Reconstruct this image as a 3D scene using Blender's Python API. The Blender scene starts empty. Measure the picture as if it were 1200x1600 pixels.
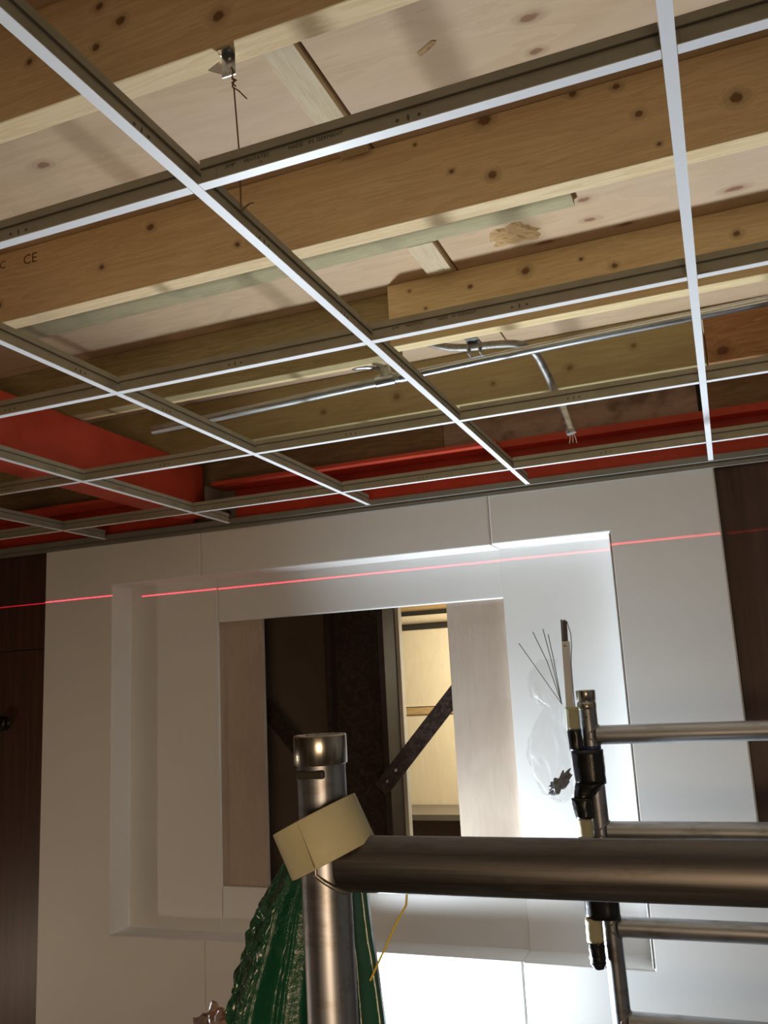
import bpy, bmesh, math, random
from mathutils import Vector, Matrix, Euler, noise

random.seed(7)
scene = bpy.context.scene
COL = scene.collection
Z0 = 1.95                      # eye height; every coordinate below is written relative to the eye

# ------------------------------------------------------------------ camera
cam_d = bpy.data.cameras.new('camera')
cam = bpy.data.objects.new('camera', cam_d)
COL.objects.link(cam)
RX = (0.9293588938, -0.1174799503, -0.3499864393)
RY = (0.3655994827, 0.1612066473, 0.9167057516)
RZ = (-0.0512744057, -0.9799035045, 0.1927694405)
m = Matrix(((RX[0], -RX[1], -RX[2], 0), (RY[0], -RY[1], -RY[2], 0), (RZ[0], -RZ[1], -RZ[2], Z0), (0, 0, 0, 1)))
cam.matrix_world = m
cam_d.sensor_fit = 'VERTICAL'
cam_d.sensor_height = 36.0
cam_d.lens = 36.0 * 1361.71 / 1600.0
cam_d.clip_start = 0.02
scene.camera = cam

# ------------------------------------------------------------------ view + world
vs = scene.view_settings
vs.view_transform = 'Standard'
vs.look = 'None'
vs.gamma = 1.0
vs.use_curve_mapping = False
vs.exposure = 0.0
w = bpy.data.worlds.new('world')
scene.world = w
w.use_nodes = True
w.node_tree.nodes['Background'].inputs[0].default_value = (0.5, 0.45, 0.4, 1)
w.node_tree.nodes['Background'].inputs[1].default_value = 0.02


def area_light(name, loc, target, sx, sy, energy, color, spread=math.pi):
    d = bpy.data.lights.new(name, 'AREA')
    d.shape = 'RECTANGLE'
    d.size, d.size_y = sx, sy
    d.energy, d.color, d.spread = energy, color, spread
    o = bpy.data.objects.new(name, d)
    COL.objects.link(o)
    o.location = (loc[0], loc[1], loc[2] + Z0)
    dirv = Vector(target) - Vector(loc)
    o.rotation_euler = dirv.to_track_quat('-Z', 'Y').to_euler()
    return o


# site flood light standing in front of the white wall, below the picture
FLOOD = (-1.44, 2.88, -1.21)
FLOOD_AIM = (-0.72, 2.60, -0.66)
area_light('flood_light', FLOOD, FLOOD_AIM, 0.17, 0.36, 48.0, (0.82, 0.925, 1.0), math.radians(130))
# warm light of the rest of the room, from an unseen source behind the camera
area_light('room_light', (0.35, -1.2, -0.6), (-2.1, 2.9, -0.7), 0.8, 0.8, 7.2, (1.0, 0.70, 0.42), math.radians(95))
# low lamp on the far left of the room: glows in the dark veneer
area_light('floor_lamp_light', (-4.15, 1.60, -1.55), (-1.6, 1.7, -0.5), 0.10, 0.18, 7.0, (1.0, 0.78, 0.58))
# lamp of the room behind the opening
area_light('back_room_light', (-0.72, 4.35, 0.2), (-1.62, 4.85, -0.25), 0.3, 0.3, 24.0, (1.0, 0.90, 0.68))


# red line laser: a point source that only shines in its own horizontal plane
def laser(loc, energy):
    d = bpy.data.lights.new('laser_level_beam', 'POINT')
    d.energy = energy
    d.color = (1, 1, 1)
    d.shadow_soft_size = 0.0
    d.use_nodes = True
    nt = d.node_tree
    em = nt.nodes['Emission']
    em.inputs['Color'].default_value = (1.0, 0.02, 0.06, 1)
    tc = nt.nodes.new('ShaderNodeTexCoord')
    sep = nt.nodes.new('ShaderNodeSeparateXYZ')
    nt.links.new(tc.outputs['Normal'], sep.inputs[0])
    ab = nt.nodes.new('ShaderNodeMath'); ab.operation = 'ABSOLUTE'
    nt.links.new(sep.outputs['Z'], ab.inputs[0])
    mr = nt.nodes.new('ShaderNodeMapRange')
    mr.inputs['From Min'].default_value = 0.0005
    mr.inputs['From Max'].default_value = 0.0013
    mr.inputs['To Min'].default_value = 1.0
    mr.inputs['To Max'].default_value = 0.0
    nt.links.new(ab.outputs[0], mr.inputs['Value'])
    nt.links.new(mr.outputs[0], em.inputs['Strength'])
    o = bpy.data.objects.new('laser_level_beam', d)
    COL.objects.link(o)
    o.location = (loc[0], loc[1], loc[2] + Z0)


laser((-3.46, 1.05, 0.428), 1000.0)


# ------------------------------------------------------------------ materials
def lin(c):
    return tuple(((v / 12.92) if v <= 0.04045 else ((v + 0.055) / 1.055) ** 2.4) for v in c)


class NT:
    def __init__(self, name):
        self.m = bpy.data.materials.new(name)
        self.m.use_nodes = True
        self.t = self.m.node_tree
        self.b = self.t.nodes['Principled BSDF']

    def n(self, kind, **kw):
        nd = self.t.nodes.new('ShaderNode' + kind)
        for k, v in kw.items():
            setattr(nd, k, v)
        return nd

    def l(self, a, b):
        self.t.links.new(a, b)

    def math(self, op, a, b=None):
        nd = self.n('Math', operation=op)
        for i, v in enumerate((a, b)):
            if v is None:
                continue
            if isinstance(v, (int, float)):
                nd.inputs[i].default_value = v
            else:
                self.l(v, nd.inputs[i])
        return nd.outputs[0]

    def maprange(self, v, a, b, c, d, smooth=False):
        nd = self.n('MapRange')
        if smooth:
            nd.interpolation_type = 'SMOOTHSTEP'
        self.l(v, nd.inputs[0])
        for i, x in enumerate((a, b, c, d)):
            nd.inputs[i + 1].default_value = x
        return nd.outputs[0]

    def mix(self, fac, a, b):
        nd = self.n('Mix', data_type='RGBA')
        for i, v in ((0, fac), (6, a), (7, b)):
            if isinstance(v, tuple):
                nd.inputs[i].default_value = (*v[:3], 1)
            elif isinstance(v, (int, float)):
                nd.inputs[i].default_value = v
            else:
                self.l(v, nd.inputs[i])
        return nd.outputs[2]

    def noise(self, vec, scale=5, detail=4, rough=.55, dist=0.0):
        nd = self.n('TexNoise')
        nd.inputs['Scale'].default_value = scale
        nd.inputs['Detail'].default_value = detail
        nd.inputs['Roughness'].default_value = rough
        nd.inputs['Distortion'].default_value = dist
        if vec is not None:
            self.l(vec, nd.inputs['Vector'])
        return nd.outputs['Fac']

    def mapping(self, vec, scale=(1, 1, 1), loc=(0, 0, 0), rot=(0, 0, 0)):
        nd = self.n('Mapping')
        nd.inputs['Scale'].default_value = scale
        nd.inputs['Location'].default_value = loc
        nd.inputs['Rotation'].default_value = rot
        self.l(vec, nd.inputs['Vector'])
        return nd.outputs[0]

    def bump(self, h, strength=.2, dist=.002):
        nd = self.n('Bump')
        nd.inputs['Strength'].default_value = strength
        nd.inputs['Distance'].default_value = dist
        self.l(h, nd.inputs['Height'])
        self.l(nd.outputs[0], self.b.inputs['Normal'])


def plain(name, col, rough=.5, metal=0.0, var=.08, vscale=6, bump=0.0, bscale=120, spec=.5):
    k = NT(name)
    pos = k.n('NewGeometry').outputs['Position']
    nz = k.noise(pos, vscale, 4)
    f = k.maprange(nz, .3, .7, 0, 1)
    a = tuple(c * (1 - var) for c in col)
    b = tuple(min(1, c * (1 + var)) for c in col)
    k.l(k.mix(f, a, b), k.b.inputs['Base Color'])
    k.b.inputs['Roughness'].default_value = rough
    k.b.inputs['Metallic'].default_value = metal
    k.b.inputs['Specular IOR Level'].default_value = spec
    if bump:
        k.bump(k.noise(pos, bscale, 3), bump, .001)
    return k.m


def wood(name, light, dark, axis='X', stretch=14, scale=2.2, knots=(), knot_col=(.16, .07, .03), rough=.75,
         rings=.5, offset=(0, 0, 0), blotch=None):
    """spruce / plywood: grain stretched along one axis, knots at given places (x, y, z, rx, ry, rz)"""
    k = NT(name)
    pos = k.n('NewGeometry').outputs['Position']
    sc = {'X': (1, stretch, stretch), 'Y': (stretch, 1, stretch), 'Z': (stretch, stretch, 1)}[axis]
    v = k.mapping(pos, sc, offset)
    kn = None
    for (x, y, z, rx, ry, rz) in knots:
        mp = k.n('Mapping')
        mp.inputs['Location'].default_value = (-x / rx, -y / ry, -(z + Z0) / rz)
        mp.inputs['Scale'].default_value = (1 / rx, 1 / ry, 1 / rz)
        k.l(pos, mp.inputs['Vector'])
        ln = k.n('VectorMath', operation='LENGTH')
        k.l(mp.outputs[0], ln.inputs[0])
        kn = ln.outputs['Value'] if kn is None else k.math('MINIMUM', kn, ln.outputs['Value'])
    if kn is not None:                       # the grain bends round a knot
        pull = k.math('MULTIPLY', k.maprange(kn, .6, 2.6, 1, 0, True), .28)
        cmb = k.n('CombineXYZ')
        for i in range(3):
            k.l(pull, cmb.inputs[i])
        av = k.n('VectorMath', operation='ADD')
        k.l(v, av.inputs[0]); k.l(cmb.outputs[0], av.inputs[1])
        v = av.outputs[0]
    n1 = k.noise(v, scale, 5, .6, .6)
    n2 = k.noise(v, scale * 5, 3, .6)
    wv = k.math('FRACT', k.math('MULTIPLY', n1, 7.0))
    wv = k.maprange(wv, 0, 1, 0, 1, True)
    f = k.math('ADD', k.math('MULTIPLY', n2, 1 - rings), k.math('MULTIPLY', wv, rings))
    f = k.math('ADD', k.math('MULTIPLY', f, .62), k.math('MULTIPLY', n1, .38))
    c = k.mix(k.maprange(f, .22, .8, 0, 1), dark, light)
    if blotch:
        nb = k.noise(k.mapping(pos, (1, 1, 1), (3.1, 1.7, .4)), blotch[1], 3)
        c = k.mix(k.maprange(nb, .48, .68, 0, blotch[2], True), c, blotch[0])
    if kn is not None:
        wob = k.math('ADD', kn, k.math('MULTIPLY', k.math('SUBTRACT', k.noise(k.mapping(pos, (60, 60, 60)), 1, 2), .5), .9))
        c = k.mix(k.maprange(wob, .9, 2.2, .38, 0, True), c, tuple(x * .8 + y * .2 for x, y in zip(knot_col, light)))
        c = k.mix(k.maprange(wob, .55, 1.0, .85, 0, True), c, knot_col)
    k.l(c, k.b.inputs['Base Color'])
    k.b.inputs['Roughness'].default_value = rough
    k.b.inputs['Specular IOR Level'].default_value = .25
    k.bump(n2, .25, .0012)
    return k.m


def brushed(name, col, rough, axis, metal=1.0, streak=.25, dirt=None):
    k = NT(name)
    pos = k.n('NewGeometry').outputs['Position']
    s = {'X': (2, 90, 90), 'Z': (90, 90, 2)}[axis]
    nz = k.noise(k.mapping(pos, s), 1.0, 4, .6)
    f = k.maprange(nz, .3, .7, 0, 1)
    c = k.mix(f, tuple(x * (1 - streak) for x in col), tuple(min(1, x * (1 + streak)) for x in col))
    if dirt:
        d = k.noise(k.mapping(pos, (9, 30, 30)), 1.0, 4, .7)
        c = k.mix(k.maprange(d, .5, .72, 0, .8), c, dirt)
    k.l(c, k.b.inputs['Base Color'])
    k.l(k.maprange(nz, .3, .7, rough * .8, rough * 1.25), k.b.inputs['Roughness'])
    k.b.inputs['Metallic'].default_value = metal
    k.bump(nz, .12, .001)
    return k.m


SPR_L, SPR_D = (.86, .68, .42), (.68, .48, .26)
K1 = [(-.339, 1.122, .016), (-.332, .996, .010), (-.417, 1.027, .006), (-.076, 1.114, .008), (-.041, 1.043, .008), (.132, 1.023, .013),
      (-.159, 1.124, .008), (-1.159, 1.089, .010), (-.924, .987, .007), (-.011, .97, .005), (-.492, 1.11, .004), (-1.3, 1.02, .008), (-1.62, .99, .01)]
K0 = [(-.599, .99, .011), (-.777, 1.047, .009), (-.824, 1.015, .007), (-.819, 1.088, .008), (-.959, 1.034, .007), (-.35, 1.03, .009)]
K2 = [(-.395, 1.083, .013), (-.553, 1.072, .007), (-.732, 1.098, .005), (-.246, 1.082, .006), (-.687, 1.036, .005), (-.163, 1.044, .009), (.14, 1.06, .01)]
K3 = [(-.653, .996, .009), (-.388, 1.005, .012), (-.175, 1.043, .01), (-1.008, 1.01, .014), (-.9, 1.06, .008), (-1.3, 1.0, .012)]
def kn(lst, y):
    return [(x, y, z, r * 1.15, .03, r) for x, z, r in lst]
M = {}
M['joist0'] = wood('spruce near joist', SPR_L, SPR_D, 'X', 16, 2.0, kn(K0, .984), offset=(2, 5, 1))
M['joist1'] = wood('spruce middle joist', SPR_L, SPR_D, 'X', 16, 2.0, kn(K1, 1.584))
M['joist2'] = wood('spruce yellow joist', (.84, .68, .40), (.66, .48, .25), 'X', 16, 2.0, kn(K2, 2.215), offset=(7, 1, 3))
M['joist2l'] = wood('greenish joist', (.46, .38, .20), (.28, .21, .10), 'X', 18, 2.4, (), offset=(1, 9, 3))
M['joist3'] = wood('treated olive joist', (.50, .42, .22), (.36, .28, .13), 'X', 12, 1.6, kn(K3, 2.83), knot_col=(.2, .13, .05), offset=(4, 4, 8), rings=.25)
M['joist3r'] = wood('reddish joist', (.50, .28, .13), (.30, .14, .06), 'X', 10, 2.0, [(.092, 2.83, .974, .022, .05, .018)], knot_col=(.13, .04, .02), offset=(8, 2, 8))
DK = [(-.195, 1.353, .019, .011), (-.202, 1.441, .015, .009), (-.202, 2.002, .018, .012), (-.201, 2.105, .018, .011),
      (.143, 2.119, .026, .014), (-1.25, 1.33, .02, .012), (.3, 1.42, .02, .012), (-.12, 2.17, .02, .008), (-.33, 2.17, .03, .01)]
M['deck'] = wood('pale plywood deck', (.66, .485, .32), (.53, .37, .23), 'X', 7, 1.3, [(x, y, 1.13, a, b, .05) for x, y, a, b in DK],
                 knot_col=(.24, .11, .06), rings=.35, blotch=((.62, .47, .36), 2.2, .5))
M['upper_wood'] = wood('brown upper board', (.46, .34, .2), (.3, .2, .11), 'X', 10, 2, offset=(3, 3, 3))
M['upper_pale'] = wood('stained pale upper board', (.66, .55, .44), (.5, .4, .3), 'X', 8, 2, blotch=((.2, .13, .1), 7, .7))
M['batten'] = wood('batten wood', (.72, .60, .42), (.56, .43, .27), 'Y', 14, 3, rings=.4)
M['green_batten'] = wood('green treated batten', (.50, .43, .26), (.38, .32, .19), 'X', 14, 3, blotch=((.30, .27, .16), 9, .5))
M['torn'] = wood('torn fibre', (.62, .42, .2), (.36, .2, .08), 'X', 4, 12, rings=.6)
M['ply_jamb'] = wood('raw plywood jamb', (.52, .44, .36), (.45, .36, .29), 'Z', 6, 2.0, rings=.3, blotch=((.38, .3, .24), 4, .4))
M['ply_jamb_edge'] = plain('plywood edge', (.62, .5, .36), .8)
M['ply_back'] = wood('birch plywood', (.84, .74, .54), (.76, .64, .44), 'Z', 5, 1.8, rings=.3)
M['back_timber'] = wood('back room timber', (.6, .42, .2), (.4, .25, .1), 'X', 14, 2)

k = NT('dark veneer')
pos = k.n('NewGeometry').outputs['Position']
g = k.noise(k.mapping(pos, (26, 26, 1.4)), 1.6, 5, .6, .5)
k.l(k.mix(k.maprange(g, .3, .7, 0, 1), (.045, .022, .015), (.095, .045, .030)), k.b.inputs['Base Color'])
k.b.inputs['Roughness'].default_value = .42
k.b.inputs['Specular IOR Level'].default_value = .45
k.bump(g, .06, .001)
M['veneer'] = k.m
M['white_panel'] = plain('white melamine panel', (.79, .79, .78), .5, 0, .02, 3, .05, 260, .4)
M['seam'] = plain('grey gap shade', (.62, .62, .62), .6)
M['room_wall'] = plain('room plaster', (.27, .22, .17), .9, 0, .08, 2)
M['floor'] = plain('dusty screed floor', (.20, .175, .15), .85, 0, .15, 4, .2, 60)
M['tee_white'] = plain('white lacquered flange', (.86, .87, .90), .4, 0, .01)
M['zinc'] = plain('zinc tee web', (.40, .385, .31), .5, .35, .1, 18)
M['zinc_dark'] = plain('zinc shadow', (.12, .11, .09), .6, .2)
M['galv'] = brushed('galvanised steel', (.62, .66, .70), .28, 'X', 1.0, .2)
M['galv_dull'] = brushed('dull galvanised steel', (.50, .52, .52), .42, 'X', .9, .3, (.25, .23, .2))
M['flex'] = plain('woven flex hose', (.33, .32, .30), .5, .7, .3, 60, .6, 500)
M['ink'] = plain('print ink', (.075, .066, .05), .8)
M['wood_ink'] = plain('faded stamp ink', (.13, .065, .03), .9)
M['trim_grey'] = plain('grey wall trim', (.24, .23, .20), .55, .2, .08, 10)
k = NT('red oxide paint')
pos = k.n('NewGeometry').outputs['Position']
g = k.noise(pos, 5, 5)
k.l(k.mix(k.maprange(g, .3, .7, 0, 1), (.50, .052, .026), (.66, .078, .036)), k.b.inputs['Base Color'])
k.b.inputs['Roughness'].default_value = .55
k.bump(k.noise(pos, 180, 2), .15, .001)
M['red'] = k.m
k = NT('dark steel')
pos = k.n('NewGeometry').outputs['Position']
g = k.noise(pos, 60, 6, .7)
k.l(k.mix(k.maprange(g, .45, .75, 0, 1), (.035, .022, .018), (.11, .065, .05)), k.b.inputs['Base Color'])
k.l(k.maprange(g, .4, .7, .35, .7), k.b.inputs['Roughness'])
k.bump(g, .4, .003)
M['steel_dark'] = k.m
M['steel_face'] = plain('brown primed steel', (.040, .027, .021), .6, 0, .2, 14, spec=.2)
M['dark_panel'] = plain('dark board', (.18, .135, .105), .6, 0, .15, 3)
M['white_edge'] = plain('white board edge', (.82, .78, .7), .6)
M['ledge'] = plain('grey ledge', (.20, .17, .13), .6)
M['black_gap'] = plain('black rail', (.03, .026, .02), .6)
M['alu'] = brushed('scaffold aluminium', (.38, .40, .45), .42, 'Z', 1.0, .28, (.2, .18, .16))
M['alu_bar'] = brushed('scaffold aluminium bar', (.20, .19, .19), .46, 'X', 1.0, .32, (.08, .075, .07))
M['alu_rung'] = brushed('scaffold aluminium rung', (.50, .515, .54), .45, 'X', 1.0, .2, (.28, .27, .26))
M['spigot'] = brushed('worn steel spigot', (.52, .50, .44), .26, 'Z', 1.0, .2)
M['weld'] = plain('weld bead', (.36, .34, .32), .4, .9, .2, 60, .5, 300)
M['tape_cream'] = plain('cream masking tape', (.53, .505, .335), .6, 0, .05, 40, .08, 400)
M['tape_core'] = plain('cardboard core', (.42, .31, .2), .9)
M['tape_black'] = plain('black tape', (.010, .010, .013), .28, 0, .4, 30, .5, 90)
M['black_rubber'] = plain('black rubber', (.02, .02, .02), .6)
M['white_plastic'] = plain('white plastic trunking', (.88, .88, .85), .4)
M['blue_tape'] = plain('dark blue tape', (.03, .04, .16), .4)
M['wire_grey'] = plain('grey steel wire', (.22, .21, .2), .45, .8)
M['wire_brown'] = plain('rusty tie wire', (.23, .14, .07), .55, .5)
M['yellow'] = plain('yellow wire', (.75, .58, .06), .5)
M['knob'] = plain('black knob', (.006, .005, .006), .3)
M['lamp_body'] = plain('black lamp housing', (.02, .02, .02), .5)
M['lamp_glass'] = plain('lamp glass', (.85, .85, .85), .2)
M['shine'] = plain('polished bracket steel', (.72, .71, .68), .25, 1.0)
M['rag'] = plain('grey crumpled scrap', (.12, .12, .125), .5, .3, .6, 60, .6, 120)

k = NT('green bin bag film')
pos = k.n('NewGeometry').outputs['Position']
n1 = k.noise(k.mapping(pos, (1, 1, .6)), 90, 4, .6, .4)
k.b.inputs['Base Color'].default_value = (.010, .088, .046, 1)
k.b.inputs['Roughness'].default_value = .24
k.b.inputs['Specular IOR Level'].default_value = .7
k.b.inputs['Coat Weight'].default_value = 1.0
k.b.inputs['Coat Roughness'].default_value = .16
sp_ = k.n('SeparateXYZ'); k.l(pos, sp_.inputs[0])
side_ = k.math('SUBTRACT', sp_.outputs[0], k.math('MULTIPLY', k.math('SUBTRACT', sp_.outputs[2], 1.59), .47))
crumple = k.maprange(side_, -.565, -.53, 1, .10)          # the left gusset of the bag is crumpled, the rest hangs smooth
n2 = k.noise(pos, 210, 3, .6, .8)
k.bump(k.math('MULTIPLY', k.math('ADD', n1, k.math('MULTIPLY', n2, .6)), crumple), .9, .010)
tl = k.n('BsdfTranslucent'); tl.inputs[0].default_value = (.02, .26, .12, 1)
ms = k.n('MixShader'); ms.inputs[0].default_value = .16
k.l(k.b.outputs[0], ms.inputs[1]); k.l(tl.outputs[0], ms.inputs[2])
k.l(ms.outputs[0], k.t.nodes['Material Output'].inputs['Surface'])
M['bag_green'] = k.m


def film(name, tint, fac, rough=.12):
    k = NT(name)
    tr = k.n('BsdfTransparent')
    mx = k.n('MixShader')
    mx.inputs[0].default_value = fac
    k.b.inputs['Base Color'].default_value = (*tint, 1)
    k.b.inputs['Roughness'].default_value = rough
    k.b.inputs['Specular IOR Level'].default_value = .9
    pos = k.n('NewGeometry').outputs['Position']
    k.bump(k.noise(pos, 60, 4), .7, .006)
    k.l(tr.outputs[0], mx.inputs[1])
    k.l(k.b.outputs[0], mx.inputs[2])
    out = k.t.nodes['Material Output']
    k.l(mx.outputs[0], out.inputs['Surface'])
    return k.m


M['clear_film'] = film('clear polythene film', (.86, .88, .92), .11)
M['amber_film'] = film('amber wrapper film', (.22, .10, .05), .55, .2)


# ------------------------------------------------------------------ mesh helpers
class MB:
    """collects shapes in eye-relative coordinates, then links them as one mesh object"""

    def __init__(self):
        self.v, self.f, self.s = [], [], []

    def add(self, verts, faces, smooth=False):
        n = len(self.v)
        self.v += [Vector(p) for p in verts]
        self.f += [tuple(i + n for i in f) for f in faces]
        self.s += [smooth] * len(faces)
        return self

    def box(self, x0, x1, y0, y1, z0, z1):
        x0, x1 = min(x0, x1), max(x0, x1); y0, y1 = min(y0, y1), max(y0, y1); z0, z1 = min(z0, z1), max(z0, z1)
        vs_ = [(x, y, z) for x in (x0, x1) for y in (y0, y1) for z in (z0, z1)]
        return self.add(vs_, [(0, 1, 3, 2), (4, 6, 7, 5), (0, 4, 5, 1), (2, 3, 7, 6), (0, 2, 6, 4), (1, 5, 7, 3)])

    def prism(self, poly, axis, a0, a1):
        """poly in the two other axes (cyclic order), extruded along axis"""
        n = len(poly)
        def pt(p, a):
            return {'X': (a, p[0], p[1]), 'Y': (p[0], a, p[1]), 'Z': (p[0], p[1], a)}[axis]
        vs_ = [pt(p, a0) for p in poly] + [pt(p, a1) for p in poly]
        fs = [(i, (i + 1) % n, n + (i + 1) % n, n + i) for i in range(n)]
        fs += [tuple(range(n))[::-1], tuple(range(n, 2 * n))]
        return self.add(vs_, fs)

    def tube(self, pts, r, seg=16, cap=True, smooth=True):
        pts = [Vector(p) for p in pts]
        rs = r if isinstance(r, (list, tuple)) else [r] * len(pts)
        t0 = (pts[1] - pts[0]).normalized()
        up = Vector((0, 0, 1)) if abs(t0.z) < .9 else Vector((1, 0, 0))
        u = t0.cross(up).normalized()
        n0 = len(self.v)
        vs_, fs = [], []
        for i, p in enumerate(pts):
            if i == 0:
                t = pts[1] - pts[0]
            elif i == len(pts) - 1:
                t = pts[-1] - pts[-2]
            else:
                t = (pts[i + 1] - pts[i]).normalized() + (pts[i] - pts[i - 1]).normalized()
            t = t.normalized()
            u = (u - t * u.dot(t)).normalized()
            b = t.cross(u)
            for j in range(seg):
                a = 2 * math.pi * j / seg
                vs_.append(p + (u * math.cos(a) + b * math.sin(a)) * rs[i])
        for i in range(len(pts) - 1):
            for j in range(seg):
                fs.append((i * seg + j, i * seg + (j + 1) % seg, (i + 1) * seg + (j + 1) % seg, (i + 1) * seg + j))
        self.add(vs_, fs, smooth)
        if cap:
            self.add([vs_[j] for j in range(seg)], [tuple(range(seg))[::-1]])
            self.add([vs_[(len(pts) - 1) * seg + j] for j in range(seg)], [tuple(range(seg))])
        return self

    def lathe(self, origin, axis, prof, seg=32, smooth=True, closed=False):
        axis = Vector(axis).normalized()
        up = Vector((1, 0, 0)) if abs(axis.x) < .8 else Vector((0, 1, 0))
        u = axis.cross(up).normalized(); b = axis.cross(u)
        o = Vector(origin)
        vs_, fs = [], []
        for (r, h) in prof:
            for j in range(seg):
                a = 2 * math.pi * j / seg
                vs_.append(o + axis * h + (u * math.cos(a) + b * math.sin(a)) * r)
        n = len(prof)
        for i in range(n if closed else n - 1):
            i2 = (i + 1) % n
            for j in range(seg):
                fs.append((i * seg + j, i * seg + (j + 1) % seg, i2 * seg + (j + 1) % seg, i2 * seg + j))
        return self.add(vs_, fs, smooth)

    def disc(self, c, nrm, r, th=.0008, seg=10, stretch=(1, 1)):
        nrm = Vector(nrm).normalized()
        up = Vector((0, 0, 1)) if abs(nrm.z) < .8 else Vector((1, 0, 0))
        u = up.cross(nrm).normalized(); b = nrm.cross(u)
        c = Vector(c)
        vs_ = [c + u * math.cos(2 * math.pi * j / seg) * r * stretch[0] + b * math.sin(2 * math.pi * j / seg) * r * stretch[1] for j in range(seg)]
        vs_ += [v + nrm * th for v in vs_[:seg]]
        fs = [tuple(range(seg, 2 * seg)), tuple(range(seg))[::-1]] + [(j, (j + 1) % seg, seg + (j + 1) % seg, seg + j) for j in range(seg)]
        return self.add(vs_, fs)

    def build(self, name, mat, parent=None, origin=None, weld=False, bevel=0.0, bevel_seg=2, autosmooth=False):
        me = bpy.data.meshes.new(name)
        lo = [min(p[i] for p in self.v) for i in range(3)]
        hi = [max(p[i] for p in self.v) for i in range(3)]
        o = Vector(origin) if origin is not None else Vector(((lo[0] + hi[0]) / 2, (lo[1] + hi[1]) / 2, lo[2]))
        me.from_pydata([tuple(p - o) for p in self.v], [], self.f)
        me.polygons.foreach_set('use_smooth', self.s)
        bm = bmesh.new(); bm.from_mesh(me)
        if weld:
            bmesh.ops.remove_doubles(bm, verts=bm.verts, dist=1e-5)
            bmesh.ops.dissolve_limit(bm, angle_limit=.01, verts=bm.verts, edges=bm.edges)
        bmesh.ops.recalc_face_normals(bm, faces=bm.faces)
        bm.to_mesh(me); bm.free()
        me.materials.append(mat)
        ob = bpy.data.objects.new(name, me)
        COL.objects.link(ob)
        if parent is not None:
            ob.parent = parent
            ob.location = o - Vector(parent['_o'])
        else:
            ob.location = o + Vector((0, 0, Z0))
        ob['_o'] = tuple(o)
        if bevel:
            md = ob.modifiers.new('bevel', 'BEVEL')
            md.width = bevel; md.segments = bevel_seg; md.limit_method = 'ANGLE'; md.angle_limit = .6
        return ob


def box_obj(name, mat, ext, parent=None, bevel=0.0, **kw):
    return MB().box(*ext).build(name, mat, parent, bevel=bevel, **kw)


def empty(name, loc):
    o = bpy.data.objects.new(name, None)
    COL.objects.link(o)
    o.empty_display_size = .05
    o.location = Vector(loc) + Vector((0, 0, Z0))
    o['_o'] = tuple(loc)
    return o


def tag(o, label, cat, group=None, kind=None):
    o['label'] = label
    if cat:
        o['category'] = cat
    if group:
        o['group'] = group
    if kind:
        o['kind'] = kind
    return o


def struct(o, label=None):
    o['kind'] = 'structure'
    if label:
        o['label'] = label
    return o


def copy_tree(o, parent=None):
    c = o.copy(); COL.objects.link(c)
    c.parent = parent
    for ch in [q for q in bpy.data.objects if q.parent == o]:
        copy_tree(ch, c)
    return c


def text_mesh(name, body, size, mat, matrix, parent, extrude=.0002):
    cu = bpy.data.curves.new(name, 'FONT')
    cu.body = body; cu.size = size; cu.extrude = extrude
    cu.resolution_u = 2
    tmp = bpy.data.objects.new(name + '_curve', cu)
    COL.objects.link(tmp)
    dg = bpy.context.evaluated_depsgraph_get()
    me = bpy.data.meshes.new_from_object(tmp.evaluated_get(dg))
    bpy.data.objects.remove(tmp)
    bpy.data.curves.remove(cu)
    mm = matrix.copy()
    mm.translation = mm.translation - Vector(parent['_o'])
    me.transform(mm)
    me.materials.clear(); me.materials.append(mat)
    ob = bpy.data.objects.new(name, me)
    COL.objects.link(ob); ob.parent = parent
    ob['_o'] = parent['_o']
    return ob


# matrix for text standing on a face that looks towards -Y (x to the right, z up)
def face_text_matrix(x, y, z, tilt=0.0):
    return Matrix.Translation((x, y, z)) @ Euler((math.pi / 2, 0, 0)).to_matrix().to_4x4() @ Matrix.Rotation(tilt, 4, 'Z')


def relief(name, mat, xs, zs, front, yb, parent, bevel=.0):
    """wall element made of cells xs by zs; front(i, j) gives the y of a cell's front or None for a hole"""
    b = MB()
    nx, nz = len(xs) - 1, len(zs) - 1
    F = [[front(i, j) for j in range(nz)] for i in range(nx)]
    def get(i, j):
        return F[i][j] if 0 <= i < nx and 0 <= j < nz else None
    for i in range(nx):
        for j in range(nz):
            y = F[i][j]
            if y is None:
                continue
            x0, x1, z0, z1 = xs[i], xs[i + 1], zs[j], zs[j + 1]
            b.add([(x0, y, z0), (x1, y, z0), (x1, y, z1), (x0, y, z1)], [(0, 1, 2, 3)])
            b.add([(x0, yb, z0), (x1, yb, z0), (x1, yb, z1), (x0, yb, z1)], [(3, 2, 1, 0)])
    for i in range(nx + 1):
        for j in range(nz):
            a, c = get(i - 1, j), get(i, j)
            if a == c:
                continue
            ya = yb if a is None else a
            yc = yb if c is None else c
            x = xs[i]
            b.add([(x, ya, zs[j]), (x, yc, zs[j]), (x, yc, zs[j + 1]), (x, ya, zs[j + 1])], [(0, 1, 2, 3)])
    for i in range(nx):
        for j in range(nz + 1):
            a, c = get(i, j - 1), get(i, j)
            if a == c:
                continue
            ya = yb if a is None else a
            yc = yb if c is None else c
            z = zs[j]
            b.add([(xs[i], ya, z), (xs[i], yc, z), (xs[i + 1], yc, z), (xs[i + 1], ya, z)], [(0, 1, 2, 3)])
    return b.build(name, mat, parent, weld=True, bevel=bevel, bevel_seg=3)


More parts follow.
